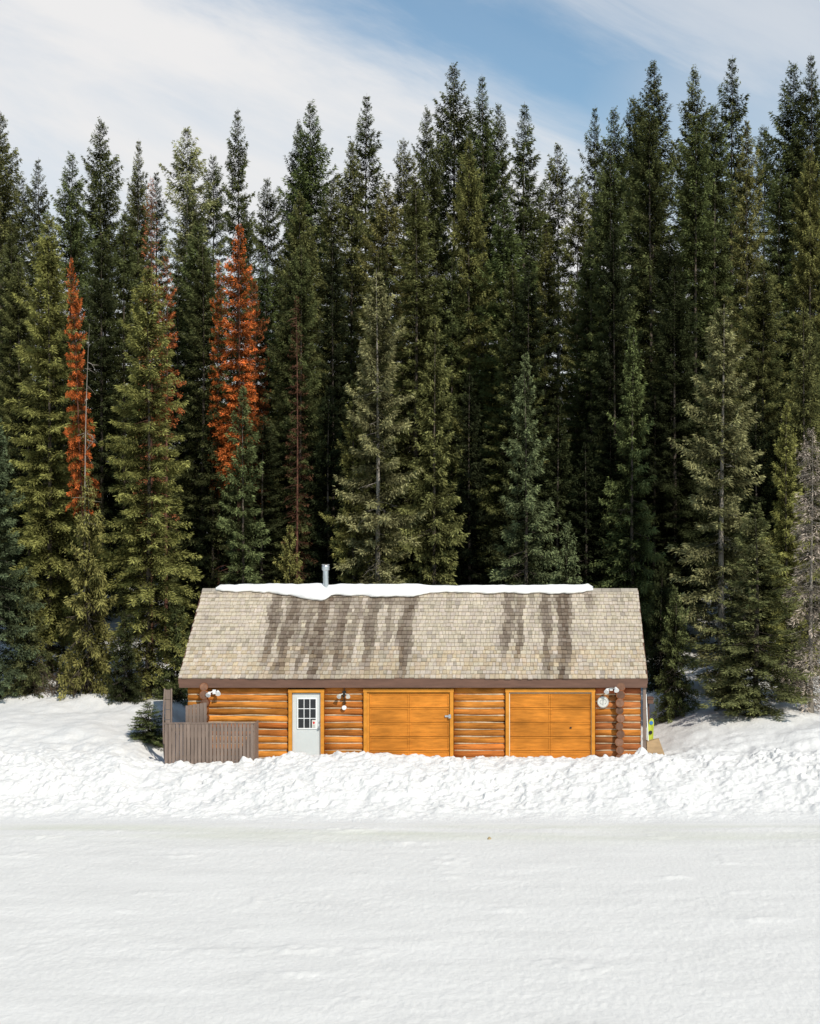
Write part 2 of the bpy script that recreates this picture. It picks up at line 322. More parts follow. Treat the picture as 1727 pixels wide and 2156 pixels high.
SKY = [
 ('dense',2,235,74,MID,1.05,'tall spruce cut by the left edge of the photo, its top on the skyline'),
 ('spire',80,330,72,DARK,.95,'dark spruce with the first low skyline top right of the photo\'s left edge'),
 ('dense',150,320,70,GRN,1.0,'green spruce with skyline top close left of the left group\'s tallest tree'),
 ('dense',213,250,72,DARK,1.1,'broad dark spruce with the highest top among the trees left of the rust-brown ones'),
 ('spire',292,290,76,MID,.8,'narrow spruce behind the slender rust-brown tree, its tip just left of it'),
 ('sparse',393,265,70,SAGE,1.1,'thin pale green spruce with sparse gappy top standing alone against the sky'),
 ('spire',500,225,74,DARK,.95,'sharp dark spruce rising right behind the big rust-orange tree'),
 ('column',562,372,76,DARK,1.0,'low dark spruce top in the skyline dip right of the big rust-orange tree'),
 ('dense',630,255,78,DARK,.95,'dark spruce forming the left shoulder of a twin skyline top above the cabin door'),
 ('dense',655,212,76,GRN,1.1,'green spruce with the higher right tip of the twin top above the cabin door'),
 ('dense',740,300,72,MID,1.0,'green spruce with lower tip just left of the sharp top over the left garage door'),
 ('spire',772,195,75,DARK,1.15,'sharp pointed spruce standing highest over the left garage door'),
 ('column',848,290,74,MID,1.0,'low green skyline spruce in the dip left of the tallest central group'),
 ('dense',900,225,78,DARK,.95,'dark spruce forming the left shoulder of the tallest central group'),
 ('dense',955,132,80,DARK,1.2,'tallest spruce of the centre with a loose ragged top'),
 ('spire',1015,155,76,GRN,1.1,'pointed spruce second highest in the central group, just right of the tallest'),
 ('column',1050,215,78,DARK,.9,'slim spruce whose tip shows just right of the second highest central top'),
 ('spire',1105,213,74,DARK,1.2,'dark spire closing the central group on its right side'),
 ('sparse',1175,300,76,MID,1.0,'small thin skyline top in the deep dip right of centre'),
 ('column',1215,368,70,MID,.9,'lowest skyline spruce tip in the deep dip right of centre'),
 ('spire',1253,220,78,DARK,.9,'slim pointed spruce at the left start of the right-hand tall group'),
 ('dense',1293,225,72,GRN,1.0,'full green spruce second from the left in the right-hand tall group'),
 ('column',1332,200,78,DARK,1.0,'dark spruce tucked against the left of the tall broad top of the right-hand group'),
 ('dense',1375,127,76,DARK,1.25,'tall broad topped spruce over the right end of the roof'),
 ('dense',1462,140,78,MID,1.1,'rounded skyline spruce between the broad top and the tallest needle sharp spire'),
 ('column',1505,215,74,GRN,.95,'slim spruce whose lower tip sits just left of the tallest right spire'),
 ('spire',1542,115,77,DARK,1.25,'tallest needle sharp spire among the trees right of the cabin'),
 ('dense',1670,130,76,DARK,1.2,'full dark spruce second from the photo\'s right edge on the skyline'),
 ('spire',1708,110,75,DARK,1.15,'tall dark spruce cut by the right edge of the photo'),
]
for k, px, py, Y, col, w, lab in SKY: tree(k, px, py, Y, col, lab, w)
env_x = [s[1] for s in SKY]; env_y = [s[2] for s in SKY]
def env(px): return float(np.interp(px, env_x, env_y))
ZONES = [(40,'near the left edge of the photo'),(118,'behind the leaning bare snag'),(245,'between the two olive spruces at left'),(385,'just right of the slender rust-brown tree'),(432,'just left of the big rust-orange tree'),(575,'just right of the big rust-orange tree'),(640,'above the cabin door'),(702,'above the stovepipe'),(812,'behind the pale sage spruce'),(890,'right of the pale sage spruce'),(985,'above the logs between the garage doors'),(1070,'left of the blue green spruce'),(1150,'above the right garage door'),(1225,'above the round wall sign'),(1300,'above the right corner log ends'),(1385,'just right of the cabin roof'),(1450,'above the small fir beside the cabin'),(1570,'behind the ragged sage spruce at right'),(1640,'right of the ragged sage spruce'),(1700,'near the right edge of the photo')]
for i, (zx, ph) in enumerate(ZONES):
    px = zx+trnd.uniform(-18,18)
    tree(trnd.choice(['dense','dense','column','spire']), px, env(px)+trnd.uniform(70,230)+(120 if zx == 385 else 0), trnd.uniform(63,70), trnd.choice([MID,GRN,DARK,(.155,.145,.05)]), 'tall spruce with its top just under the skyline '+ph, trnd.uniform(.8,1.2))
    px = zx+trnd.uniform(-22,22)+(20 if i%2 else -20)
    if zx != 385: tree(trnd.choice(['dense','column','spire']), px, trnd.uniform(470,680), trnd.uniform(60,65), trnd.choice([DARK,DEEP,BLACK,MID]), 'mid-height dark spruce in the shaded forest '+ph, trnd.uniform(.75,1.1))  # DEEP and BLACK tints paint forest shade into the needle colour
    if zx not in (812,890,245,118,385,1450):
        px = zx+trnd.uniform(-25,25)
        tree(trnd.choice(['young','young2','column']), px, trnd.uniform(780,960), trnd.uniform(59,62), trnd.choice([BLACK,DEEP]), 'low shaded spruce deep under the taller trees '+ph, trnd.uniform(.9,1.1))  # near-black needle tints paint in the shade under the taller trees
for i in range(34):
    px = -120+i*58+trnd.uniform(-15,15); Y = trnd.uniform(84,104)
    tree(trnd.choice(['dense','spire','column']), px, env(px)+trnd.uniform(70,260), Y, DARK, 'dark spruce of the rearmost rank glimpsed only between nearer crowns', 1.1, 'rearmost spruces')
tree('olive',104,455,56.5,OLIVE,'tall olive spruce at far left beside the slim rust-orange dead tree',1.0)
tree('olive',312,560,54.5,OLIVE,'broad sunlit olive spruce between the snag and the cabin\'s left end',1.05)
tree('open',795,565,57.5,SAGE,'pale sage spruce with bare grey trunk showing, directly behind the roof',1.0,rz=.4)
tree('young',745,800,58.3,OLIVE,'small olive spruce touching the left side of the pale sage spruce',.8)
tree('young',915,670,57.5,(.165,.16,.058),'slim conical spruce right of the pale sage spruce behind the roof',.95)
tree('young2',1107,745,57,BLUE,'blue green conical spruce behind the roof over the right garage door',1.0)
tree('young2',1332,690,59,(.105,.125,.045),'dark green conical spruce behind the right end of the roof',.95)
tree('open',1520,640,55,SAGE,'ragged sage spruce with grey trunk showing, right of the cabin',1.15,rz=2.)
tree('young2',1592,1060,50.6,(.145,.155,.06),'stout green spruce at the snow\'s edge nearest the right of the cabin',1.4)
tree('young',1657,850,55.5,OLIVE,'slim olive spruce with pointed top right of the ragged sage one',.85)
tree('young',1695,650,58,MID,'mid green spruce above the grey dead tree at the right edge',1.0)
tree('young2',512,815,56.5,(.12,.14,.055),'deep green conical spruce in front of the big rust-orange tree',.95)
tree('small',610,1108,57,OLIVE,'little olive spruce tip peeping over the roof left of the stovepipe',.8)
tree('small',1195,1100,57,BLUE,'little spruce tip over the roof at the foot of the blue green spruce',.8)
tree('young2',-4,880,54,TEAL,'deep green spruce cut by the left edge of the photo, low down',1.0)
tree('small',1422,1235,52.5,GRN,'small dark fir standing in the snow just right of the cabin',.75)
tree('small',1280,1010,60,MID,'thin little spruce over the roof\'s right end below the tall ones',.5)
tree('small',186,1005,54.2,OLIVE,'small green spruce filling the gap between the two olive spruces',.8)
tree('small',372,1240,54.2,DARK,'low dark fir beside the left end of the cabin roof',.75)
tree('small',62,1200,54.2,DARK,'low dark fir near the left edge, right of the spruce cut by it',.8)
tree('small',262,1290,53.4,DEEP,'low dark fir at the foot of the broad olive spruce, on its left side',.75)
tree('small',1392,1180,55.5,DEEP,'dark fir squeezed between the roof\'s right end and the small fir',.7)
tree('small',1540,1330,52.4,DARK,'low fir at the left foot of the stout green spruce',.75)
tree('small',1668,1300,53,DARK,'low dark fir right of the stout green spruce',.75)
tree('small',312,1478,48.2,GRN,'low dark green fir bush beside the brown fence',1.2,name='fir_bush',cat='bush')
tree('rust',503,470,60.5,RUST,'big rust-orange dead spruce, the brightest of the dead trees',1.0)
tree('rust',460,545,61,RUST,'thin rust-orange dead spruce leaning on the left of the big one',.5)
tree('rust',536,590,61.5,(.25,.08,.03),'dull brown dead spruce close right of the big rust-orange one',.8)
tree('rust',150,540,55.2,RUST,'slim rust-orange dead spruce at the right edge of the far left olive spruce',.6,lean=-.045)
tree('rustthin',318,370,59.5,(.33,.11,.05),'slender rust-brown dead spruce whose bare tip breaks the skyline',.9)
tree('rusttop',350,535,59,(.33,.1,.035),'dim rust-red dead spruce behind the broad olive spruce',.75)
tree('rustthin',625,620,59,BROWN,'dark brown dead spruce in shade above the cabin door',.8)
tree('greydead',1708,905,51.2,GREYC,'grey leafless dead spruce with drooping twigs at the right edge',.95,name='dead_tree')
tree('snag',187,680,54.8,GREYC,'thin bare grey snag leaning beside the far left olive spruce',1.,name='dead_tree',lean=.015)

def shrub(px, py, Y, h, n, label, w=.8):
    x, y, _ = P(px, py, Y); z = float(Hb(x,y))-.05; rng = random.Random(int(px)); b = MB()
    for i in range(n):
        a = rng.uniform(0,6.28); s = rng.uniform(0,1)*w; l = h*rng.uniform(.3,1.1)
        p0 = Vector((x+math.cos(a)*s, y+math.sin(a)*s*.5, z)); p2 = p0+Vector((rng.uniform(-.5,.5), rng.uniform(-.4,.4), l)); p1 = p0.lerp(p2,.5)+Vector((rng.uniform(-.15,.15),0,.1*l))
        b.tube([p0,p1,p2],[.011,.008,.003],3,False)
        for q in range(7):
            e = p0.lerp(p2, rng.uniform(.2,1)); b.tube([e, e+Vector((rng.uniform(-.3,.3),rng.uniform(-.3,.3),rng.uniform(-.15,.2)))],[.006,.002],3,False)
    o = b.build('bare_shrub', M['twig'], None, (x,y,z)); return tag(o, label, 'shrub')
shrub(120,1455,54.2,1.0,60,'tangle of bare dark twigs at the foot of the far left olive spruce',1.6)

# ---------------------------------------------------------------- cabin
YE = 46.0; YR = 49.5; YB = 53.0; YW = 46.25; YF = 46.13
K0 = YF/F
def WX(px): return (px-CX)*K0
def WZ(py): return CAMZ-(py-CY)*K0
XL = XA(377,YE); XR = XA(1363,YE); ZE = ZA(1428,YE); ZR = ZA(1243,YR)
cab = empty('log_cabin', ((XL+XR)/2, 49.5, .4))
tag(cab, 'orange log cabin with shingle roof and two garage doors behind the snow bank', 'cabin')
rng = random.Random(11)
def logcol(red=0):
    f = rng.uniform(.62,1.1); g = rng.uniform(.88,1.12)
    c = (.52*f, .18*f*g, .036*f)
    if red: c = (.38*f, .13*f*g, .045*f)
    return c
STEP = 14.8*K0; RL = STEP*.5
def log_x(b, x0, x1, y, z, r, col):
    n = max(3, int((x1-x0)/.35)); pts = []; rr = []; w = rng.uniform(0,9)
    for i in range(n+1):
        t = i/n; x = x0+(x1-x0)*t
        pts.append((x, y+.006*math.sin(x*2.1+w), z+.010*math.sin(x*1.3+w)+.005*math.sin(x*4+w))); rr.append(r*(1+.05*math.sin(x*1.7+w*2)))
    b.tube(pts, rr, 14, True, col)
rows = [WZ(1455)-i*STEP for i in range(13)]
for (a, e, lab) in ((395,607,'log wall stretch left of the door'),(683,765,'log wall stretch between the door and the left garage door'),(956,1064,'log wall stretch between the two garage doors'),(1254,1350,'log wall stretch at the right end, redder than the rest')):
    wall = MB(); ch = MB()
    for z in rows:
        log_x(wall, WX(a), WX(e), YW, z, RL*1.0, logcol(a == 1254 and rng.random() < .75))
        xx0 = WX(a)+.01; xx1 = WX(e)-.01; n = max(4,int((xx1-xx0)/.25)); w = rng.uniform(0,9)
        ch.tube([(xx0+(xx1-xx0)*i/n, YW-.050, z-STEP/2+.006*math.sin(i*1.1+w)) for i in range(n+1)], [.019+.008*math.sin(i*.9+w*3) for i in range(n+1)], 6)
    fw = wall.build('wall', M['log'], cab, smooth=True); fw['label'] = lab
    ch.build('chinking', M['chink'], fw, smooth=True)
XSL = WX(433); XSR = WX(1305)
for xs_, lab in ((XSL,'left'),(XSR,'right')):
    b = MB(); e = MB()
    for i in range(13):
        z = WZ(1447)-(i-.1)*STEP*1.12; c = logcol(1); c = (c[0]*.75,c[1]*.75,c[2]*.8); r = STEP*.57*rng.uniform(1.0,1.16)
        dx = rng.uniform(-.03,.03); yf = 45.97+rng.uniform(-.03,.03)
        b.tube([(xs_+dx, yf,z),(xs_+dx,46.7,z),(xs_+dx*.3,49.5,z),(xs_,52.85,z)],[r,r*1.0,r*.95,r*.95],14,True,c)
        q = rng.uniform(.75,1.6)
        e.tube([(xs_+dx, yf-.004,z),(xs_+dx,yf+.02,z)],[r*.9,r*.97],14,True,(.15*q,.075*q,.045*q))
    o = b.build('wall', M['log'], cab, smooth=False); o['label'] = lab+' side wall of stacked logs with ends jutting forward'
    e.build('log_ends', M['logend'], o)
b = MB()
for z in rows: log_x(b, WX(395), WX(1350), 52.5, z, RL*1.02, logcol(1))
b.build('wall', M['log'], cab, smooth=True)
for xs_ in (XSL, XSR):
    b = MB(); b.add([(xs_,46.6,WZ(1446)),(xs_,52.4,WZ(1446)),(xs_,49.5,ZR-.2),(xs_+.05,46.6,WZ(1446)),(xs_+.05,52.4,WZ(1446)),(xs_+.05,49.5,ZR-.2)],[(0,1,2),(5,4,3),(0,3,4,1),(1,4,5,2),(2,5,3,0)])
    b.build('gable', M['brown'], cab)
b = MB(); b.box(WX(600),WX(1262),YW+.06,YW+.12,.3,WZ(1446)+.15); b.build('wall_backing', M['seam'], cab)

# roof -----------------------------------------------------------
roof = MB(); sl = math.hypot(YR-YE, ZR-ZE); ca = (YR-YE)/sl; sa = (ZR-ZE)/sl
th = .12
roof.hexa([(XL+.02,YE+.03,ZE-th),(XR-.02,YE+.03,ZE-th),(XR-.02,YR,ZR-th),(XL+.02,YR,ZR-th),(XL+.02,YE+.03,ZE-.02),(XR-.02,YE+.03,ZE-.02),(XR-.02,YR,ZR-.02),(XL+.02,YR,ZR-.02)],(.06,.05,.04))
roof.hexa([(XL+.02,YR+.002,ZR-th),(XR-.02,YR+.002,ZR-th),(XR-.02,YB,ZE-th),(XL+.02,YB,ZE-th),(XL+.02,YR+.002,ZR-.02),(XR-.02,YR+.002,ZR-.02),(XR-.02,YB,ZE-.02),(XL+.02,YB,ZE-.02)],(.06,.05,.04))
ST_ = [(572,11,.06,.97,.85),(607,15,-.1,.95,.85),(630,5,.1,.9,.5),(646,9,-.1,.85,.75),(674,15,-.15,.95,.9),(695,7,.0,.95,.6),(718,13,-.1,.97,.85),(745,8,.0,.9,.65),(780,13,.0,.97,.8),(815,7,.15,.95,.6),(856,14,-.15,.95,.85),(1066,11,.12,.97,.75),(1092,7,.05,.97,.75),(1150,10,-.1,.97,.8),(1187,14,-.2,.97,.9),(1243,7,.7,.97,.7),(1036,8,.78,.97,.5),(520,7,.82,.97,.35),(940,6,.6,.97,.3),(1120,4,.5,.97,.35)]
def stain(x, t):
    s = 0
    for px, hw, t0, t1, k in ST_:
        xc = (px-CX)*.0145+.12*(t-.5)+.04*math.sin(t*5+px)+.025*math.sin(t*13+px*3); w = hw*.0147*(.75+.4*t+.18*math.sin(t*11+px*2))
        d = abs(x-xc)/w
        if d < 1.4: s = max(s, k*min(1,(1.4-d)/.75)*min(1,max(0,(t-t0)/.22))*min(1,max(0,(t1+.05-t)/.05)))
    if XA(605,49.3) < x < XA(885,49.3): s = max(s, .7*min(1,max(0,(t-.82-.08*math.sin(x*2.3))/.1)))
    if XA(540,46.5) < x < XA(900,46.5): s = max(s, .18*max(0,1-t/.35))
    return s
NR = 23; ex = sl/NR
for side in (0,1):
    for r in range(NR):
        x = XL+rng.uniform(-.03,.02); wob = rng.uniform(0,6)
        while x < XR-.03:
            w = rng.uniform(.075,.175); x1 = min(x+w, XR+rng.uniform(0,.02))
            d0 = r*ex+rng.uniform(-.012,.012)-.03+.012*math.sin(x*.9+wob); d1 = min(d0+ex*1.25, sl); tt = rng.uniform(.016,.034); lift = rng.uniform(0,.009)
            t = (r+.5)/NR; s = stain((x+x1)/2, t+rng.uniform(-.015,.015))*rng.uniform(.78,1.12) if side == 0 else .2
            s = min(1,max(0,s)); f = rng.uniform(.86,1.08); warm = rng.uniform(0,1)
            c0 = (.515*f,(.435+.01*warm)*f,(.362-.03*warm)*f)
            if rng.random() < .06: c0 = tuple(q*.74 for q in c0)
            c1 = (.14*f,.1*f,.072*f)
            c = tuple(c0[i]*(1-s)+c1[i]*s for i in range(3))
            if t < .33 and rng.random() < .4: c = (c[0]*.98,c[1]*.92,c[2]*.83)
            def q(xx,d,h):
                yy = YE+d*ca-h*sa; zz = ZE+d*sa+h*ca
                return (xx,yy,zz) if side == 0 else (xx,2*YR-yy,zz)
            h0 = lift; top = tt+lift
            roof.hexa([q(x+.004,d0,h0),q(x1-.004,d0,h0),q(x1-.004,d1,-.018),q(x+.004,d1,-.018),q(x+.004,d0,top+.012),q(x1-.004,d0,top+.012),q(x1-.004,d1,.0),q(x+.004,d1,.0)] , c)
            x = x1
x = XL
while x < XR-.05:
    x1 = min(x+.3, XR); f = rng.uniform(.7,1.1)
    roof.hexa([(x,YR-.12,ZR-.05),(x1-.008,YR-.12,ZR-.05),(x1-.008,YR,ZR+.035),(x,YR,ZR+.035),(x,YR-.12,ZR-.02),(x1-.008,YR-.12,ZR-.02),(x1-.008,YR,ZR+.065),(x,YR,ZR+.065)],(.38*f,.33*f,.27*f)); x = x1
ro = roof.build('roof', M['shingle'], cab); ro['label'] = 'weathered cedar shingle roof streaked dark by meltwater'
b = MB(); b.box(XL,XR,YE-.005,YE+.04,WZ(1447),ZE-.004); b.build('fascia', M['brown'], ro)
b = MB(); b.box(XL,XR,YB-.04,YB,WZ(1447),ZE-.03); b.build('fascia', M['brown'], ro)
b = MB(); b.box(XL,XR,YE+.041,YW+.1,WZ(1447)+.03,WZ(1447)+.06); b.build('soffit', M['brown'], ro)
for xx in (XL-.02, XR-.012):
    for sgn in (0,1):
        b = MB()
        def q(y,z): return (y if sgn == 0 else 2*YR-y, z)
        p = [q(YE,ZE-.16),q(YR-.001,ZR-.16),q(YR-.001,ZR+.01),q(YE,ZE+.01)]
        b.hexa([(xx,*p[0]),(xx,*p[1]),(xx,*p[2]),(xx,*p[3]),(xx+.03,*p[0]),(xx+.03,*p[1]),(xx+.03,*p[2]),(xx+.03,*p[3])])
        b.build('bargeboard', M['brown'], ro)
cx_ = XA(686,49.35); b = MB(); zt = ZA(1188,49.35)
b.tube([(cx_,49.35,ZR-.4),(cx_,49.35,zt-.2)],.088,16); b.tube([(cx_,49.35,ZR+.05),(cx_,49.35,ZR+.1)],.12,16)
b.tube([(cx_,49.35,zt-.42),(cx_,49.35,zt-.40)],.098,16)
b.build('stovepipe', M['metal'], ro, smooth=False)
b = MB(); b.tube([(cx_,49.35,zt-.2),(cx_,49.35,zt-.17),(cx_,49.35,zt-.07),(cx_,49.35,zt-.04),(cx_,49.35,zt)],[.1,.125,.125,.11,.135],16); b.build('rain_cap', M['metal'], ro)

# door -----------------------------------------------------------
def casing(parent, x0, x1, ztop, zb, wd, name='door_frame'):
    b = MB(); b.box(x0,x0+wd,YF-.045,YW+.055,zb,ztop-wd+.004); b.box(x1-wd,x1,YF-.045,YW+.055,zb,ztop-wd+.004); b.box(x0-.01,x1+.01,YF-.05,YW+.058,ztop-wd,ztop)
    return b.build(name, M['trim'], parent)
zb = .45
b = MB(); dx0 = WX(615.5); dx1 = WX(676.5); dzt = WZ(1460)
b.box(dx0,dx1,YF+.02,YF+.065,zb,dzt); door = b.build('door', M['door'], cab, bevel=.004); door['label'] = 'pale grey entrance door with nine small panes'
casing(door, WX(608), WX(682.5), WZ(1451), zb, .098)
wx0, wx1, wz0, wz1 = WX(628), WX(665), WZ(1533), WZ(1472)
b = MB(); b.box(wx0,wx1,YF+.012,YF+.018,wz0,wz1); b.build('window_pane', M['pane'], door)
b = MB(); t = .03
b.box(wx0-t,wx0,YF-.003,YF+.022,wz0-t,wz1+t); b.box(wx1,wx1+t,YF-.003,YF+.022,wz0-t,wz1+t); b.box(wx0,wx1,YF-.003,YF+.022,wz1,wz1+t); b.box(wx0,wx1,YF-.003,YF+.022,wz0-t,wz0)
for i in (1,2):
    xx = wx0+(wx1-wx0)*i/3; b.box(xx-.009,xx+.009,YF+.002,YF+.013,wz0,wz1)
    zz = wz0+(wz1-wz0)*i/3; b.box(wx0,wx1,YF+.004,YF+.0125,zz-.009,zz+.009)
b.build('window_frame', M['white'], door)
b = MB(); b.tube([(WX(673),YF+.02,WZ(1531)),(WX(673),YF-.03,WZ(1531)),(WX(673),YF-.031,WZ(1531)),(WX(673),YF-.07,WZ(1531))],[.03,.03,.036,.036],12); b.build('door_handle', M['grey'], door)
b = MB(); b.tube([(WX(673),YF+.02,WZ(1521)),(WX(673),YF,WZ(1521))],.028,12); b.build('door_lock', M['grey'], door)
b = MB(); nx0, nx1, nz0, nz1 = WX(657), WX(665), WZ(1533), WZ(1516)
b.box(nx0,nx1,YF-.006,YF-.001,nz0,nz1,mi=0)
cxn = (nx0+nx1)/2; b.add([(cxn-.035,YF-.009,nz1-.06),(cxn-.018,YF-.009,nz1-.115),(cxn,YF-.009,nz1-.13),(cxn+.018,YF-.009,nz1-.115),(cxn+.035,YF-.009,nz1-.06),(cxn,YF-.009,nz1-.04)],[(0,1,2,3,4,5)],mi=1)
for k in range(3): b.box(nx0+.02,nx1-.02,YF-.0085,YF-.0065,nz0+.02+k*.028,nz0+.03+k*.028,mi=2)
b.build('notice', [M['signwhite'],M['red'],M['signgrey']], door)

# garage doors -----------------------------------------------------
for gi, (a0, a1, d0, d1, lab) in enumerate(((766,955,778,946,'left'),(1065,1253,1074,1245,'right'))):
    b = MB(); gx0, gx1 = WX(d0), WX(d1); gz1 = WZ(1460); gz0 = .45
    b.box(gx0,gx1,YF+.05,YF+.09,gz0,gz1); g = b.build('garage_door', M['seam'], cab); g['label'] = lab+' amber garage door of sunken panels'
    seams = [gz1, WZ(1490), WZ(1521), WZ(1551), WZ(1581), gz0]; mid = (gx0+gx1)/2
    for k in range(5):
        zt_, zb_ = seams[k]-.006, seams[k+1]+.006
        b = MB(); b.box(gx0+.004,gx1-.004,YF+.028,YF+.052,zb_,zt_)
        for (p0, p1) in ((gx0+.004,mid-.004),(mid+.004,gx1-.004)):
            w = .045
            b.box(p0,p0+w,YF+.014,YF+.0285,zb_,zt_); b.box(p1-w,p1,YF+.014,YF+.0285,zb_,zt_)
            b.box(p0+w,p1-w,YF+.015,YF+.0285,zt_-w,zt_); b.box(p0+w,p1-w,YF+.015,YF+.0285,zb_,zb_+w)
        b.build('panel', M['garage'], g, bevel=.003)
    casing(g, WX(a0), WX(a1), WZ(1450), gz0, .1)
    b = MB(); xa, xb = WX(a0)+.102, WX(a1)-.102
    b.box(xa,gx0-.001,YF-.005,YF+.03,gz0,gz1+.02); b.box(gx1+.001,xb,YF-.005,YF+.03,gz0,gz1+.02)
    b.box(xa,xb,YF-.007,YF+.032,gz1+.002,gz1+.022); b.build('seal', M['seal'] if gi else M['trim'], g)
    b = MB()
    if gi == 0:
        b.box(WX(937),WX(945),YF-.01,YF+.012,WZ(1510),WZ(1506)); b.box(WX(945),WX(950),YF-.06,YF+.01,WZ(1512),WZ(1504))
        b.build('hasp', M['metal'], g)
    else:
        b.box(WX(1200),WX(1204),YF+.002,YF+.018,WZ(1534),WZ(1531)); b.build('handle', M['black'], g)

# lamps ------------------------------------------------------------
def floodlight(px, py, s=1):
    b = MB(); x, z = WX(px), WZ(py)
    b.box(x-.05,x+.05,YF-.08,YF+.02,z-.04,z+.09)
    o = b.build('floodlight', M['white'], cab, bevel=.008)
    for sg, dz in ((-1,-.02),(1,.02)):
        b = MB(); p = Vector((x+sg*.05,YF-.07,z+.03)); q = p+Vector((sg*.07,-.07,dz)); r = q+Vector((sg*.03,-.1,-.07))
        b.tube([p,p.lerp(q,.8),q,q.lerp(r,.3),r],[.016,.016,.035,.05,.078],12)
        b.build('lamp_head', M['white'], o)
floodlight(452,1458); floodlight(1287,1451)
b = MB(); x, z = WX(725), WZ(1462)
b.box(x-.05,x+.05,YF-.06,YF+.02,z-.02,z+.1); b.tube([(x,YF-.03,z+.09),(x,YF-.03,z+.2)],.014,8); b.tube([(x,YF-.03,z),(x,YF-.03,WZ(1487))],.012,8)
b.tube([(x,YF-.05,z+.01),(x,YF-.12,z-.06)],.03,10)
o = b.build('wall_lamp', M['black'], cab)
for sg in (-1,1):
    b = MB(); p = Vector((x+sg*.04,YF-.06,z+.02)); q = p+Vector((sg*.07,-.06,-.02)); r = q+Vector((sg*.025,-.1,-.05))
    b.tube([p,p.lerp(q,.8),q,q.lerp(r,.3),r],[.014,.014,.032,.045,.068],12); b.build('lamp_head', M['signwhite'], o)
b = MB(); b.tube([(x,YF+.0,WZ(1490)),(x,YF-.06,WZ(1490)),(x,YF-.075,WZ(1490))],[.068,.068,.05],16); b.build('alarm_bell', M['white'], o)
b = MB(); xp = XR-.07; b.box(xp-.045,xp+.045,YE+.06,YE+.15,.4,WZ(1447))
for zz in (1.3,2.2): b.box(xp-.055,xp+.055,YE+.05,YE+.16,zz,zz+.05)
b.build('downpipe', M['fence'], cab)

# round sign -------------------------------------------------------
sx, sz = WX(1270), WZ(1478); b = MB()
b.tube([(sx,YF-.01,sz),(sx,YF-.03,sz)],.168,32,mi=0)
def ring(b, cx, cz, r, w, y, mi, a0=0, a1=6.2832, n=40, sy=1):
    for i in range(n):
        a = a0+(a1-a0)*i/n; c = a0+(a1-a0)*(i+1)/n
        b.add([(cx+r*math.cos(a),y,cz+sy*r*math.sin(a)),(cx+r*math.cos(c),y,cz+sy*r*math.sin(c)),(cx+(r-w)*math.cos(c),y,cz+sy*(r-w)*math.sin(c)),(cx+(r-w)*math.cos(a),y,cz+sy*(r-w)*math.sin(a))],[(0,1,2,3)],mi=mi)
ring(b,sx,sz,.16,.012,YF-.033,1); ring(b,sx-.03,sz+.0,.07,.016,YF-.0335,1,1.2,5.2); ring(b,sx+.05,sz+.01,.05,.014,YF-.034,1,-1.6,2.6,sy=1.5)
b.box(sx-.008,sx+.008,YF-.036,YF-.0325,sz-.1,sz+.11,mi=1)
tag(b.build('round_sign', [M['signwhite'],M['signgrey']], None, (sx,YF-.02,sz-.17)), 'round off-white wall sign with grey emblem near the right corner logs', 'sign')

# snow on the ridge ------------------------------------------------
b = MB(); nx = 260; nu = 13; x0, x1 = XA(455,49.5), XA(1249,49.5)
gx = np.linspace(x0,x1,nx); fr = np.interp(gx,[XA(p,49.5) for p in (455,490,560,610,640,670,690,700,730,800,860,885,905,930,1000,1100,1200,1230,1249)],[.10,.18,.24,.38,.56,.60,.56,.36,.40,.44,.46,.40,.24,.22,.27,.29,.28,.25,.12])
hh = np.interp(gx,[XA(p,49.5) for p in (455,465,560,680,694,720,880,905,940,1100,1238,1249)],[.06,.17,.22,.23,.19,.21,.2,.15,.17,.19,.19,.06])
fr = fr+(vn(gx*2.5,gx*0,31)-.5)*.10+(vn(gx*7,gx*0,32)-.5)*.05; hh = hh+(vn(gx*1.6,gx*0,33)-.5)*.035+(vn(gx*5,gx*0,36)-.5)*.02; hh = np.maximum(hh,.02); fr = np.maximum(fr,.05)
vs = []
for i in range(nx):
    xx, f, h = float(gx[i]), float(fr[i]), float(hh[i])
    prof = [(-f+.05,.02),(-f-.02,.05),(-f-.05,.35*h+.03),(-f-.01,.75*h+.03),(-f+.08,h*.95+.02),(-f*.45,h+.03),(-.1,h+.02),(.12,h),(.4,h),(.75,h*.95),(.95,h*.8),(1.0,h*.4),(.98,-.02)]
    for d, hgt in prof:
        n_ = float(vn(xx*6,d*6,35)-.5)*.03
        yy = YR+d*ca; zz = ZR-abs(d)*sa+.03
        vs.append((xx, yy-(.0 if hgt < .03 else n_), zz+hgt+n_*.6))
fs = [(i*nu+k,(i+1)*nu+k,(i+1)*nu+k+1,i*nu+k+1) for i in range(nx-1) for k in range(nu-1)]
fs += [tuple(range(nu)), tuple((nx-1)*nu+k for k in range(nu))[::-1]]
b.add(vs,fs); tag(b.build('roof_snow', M['roofsnow'], None, (float((x0+x1)/2),YR,ZR), smooth=True), 'long slab of melting snow lying along the cabin ridge', 'snow')

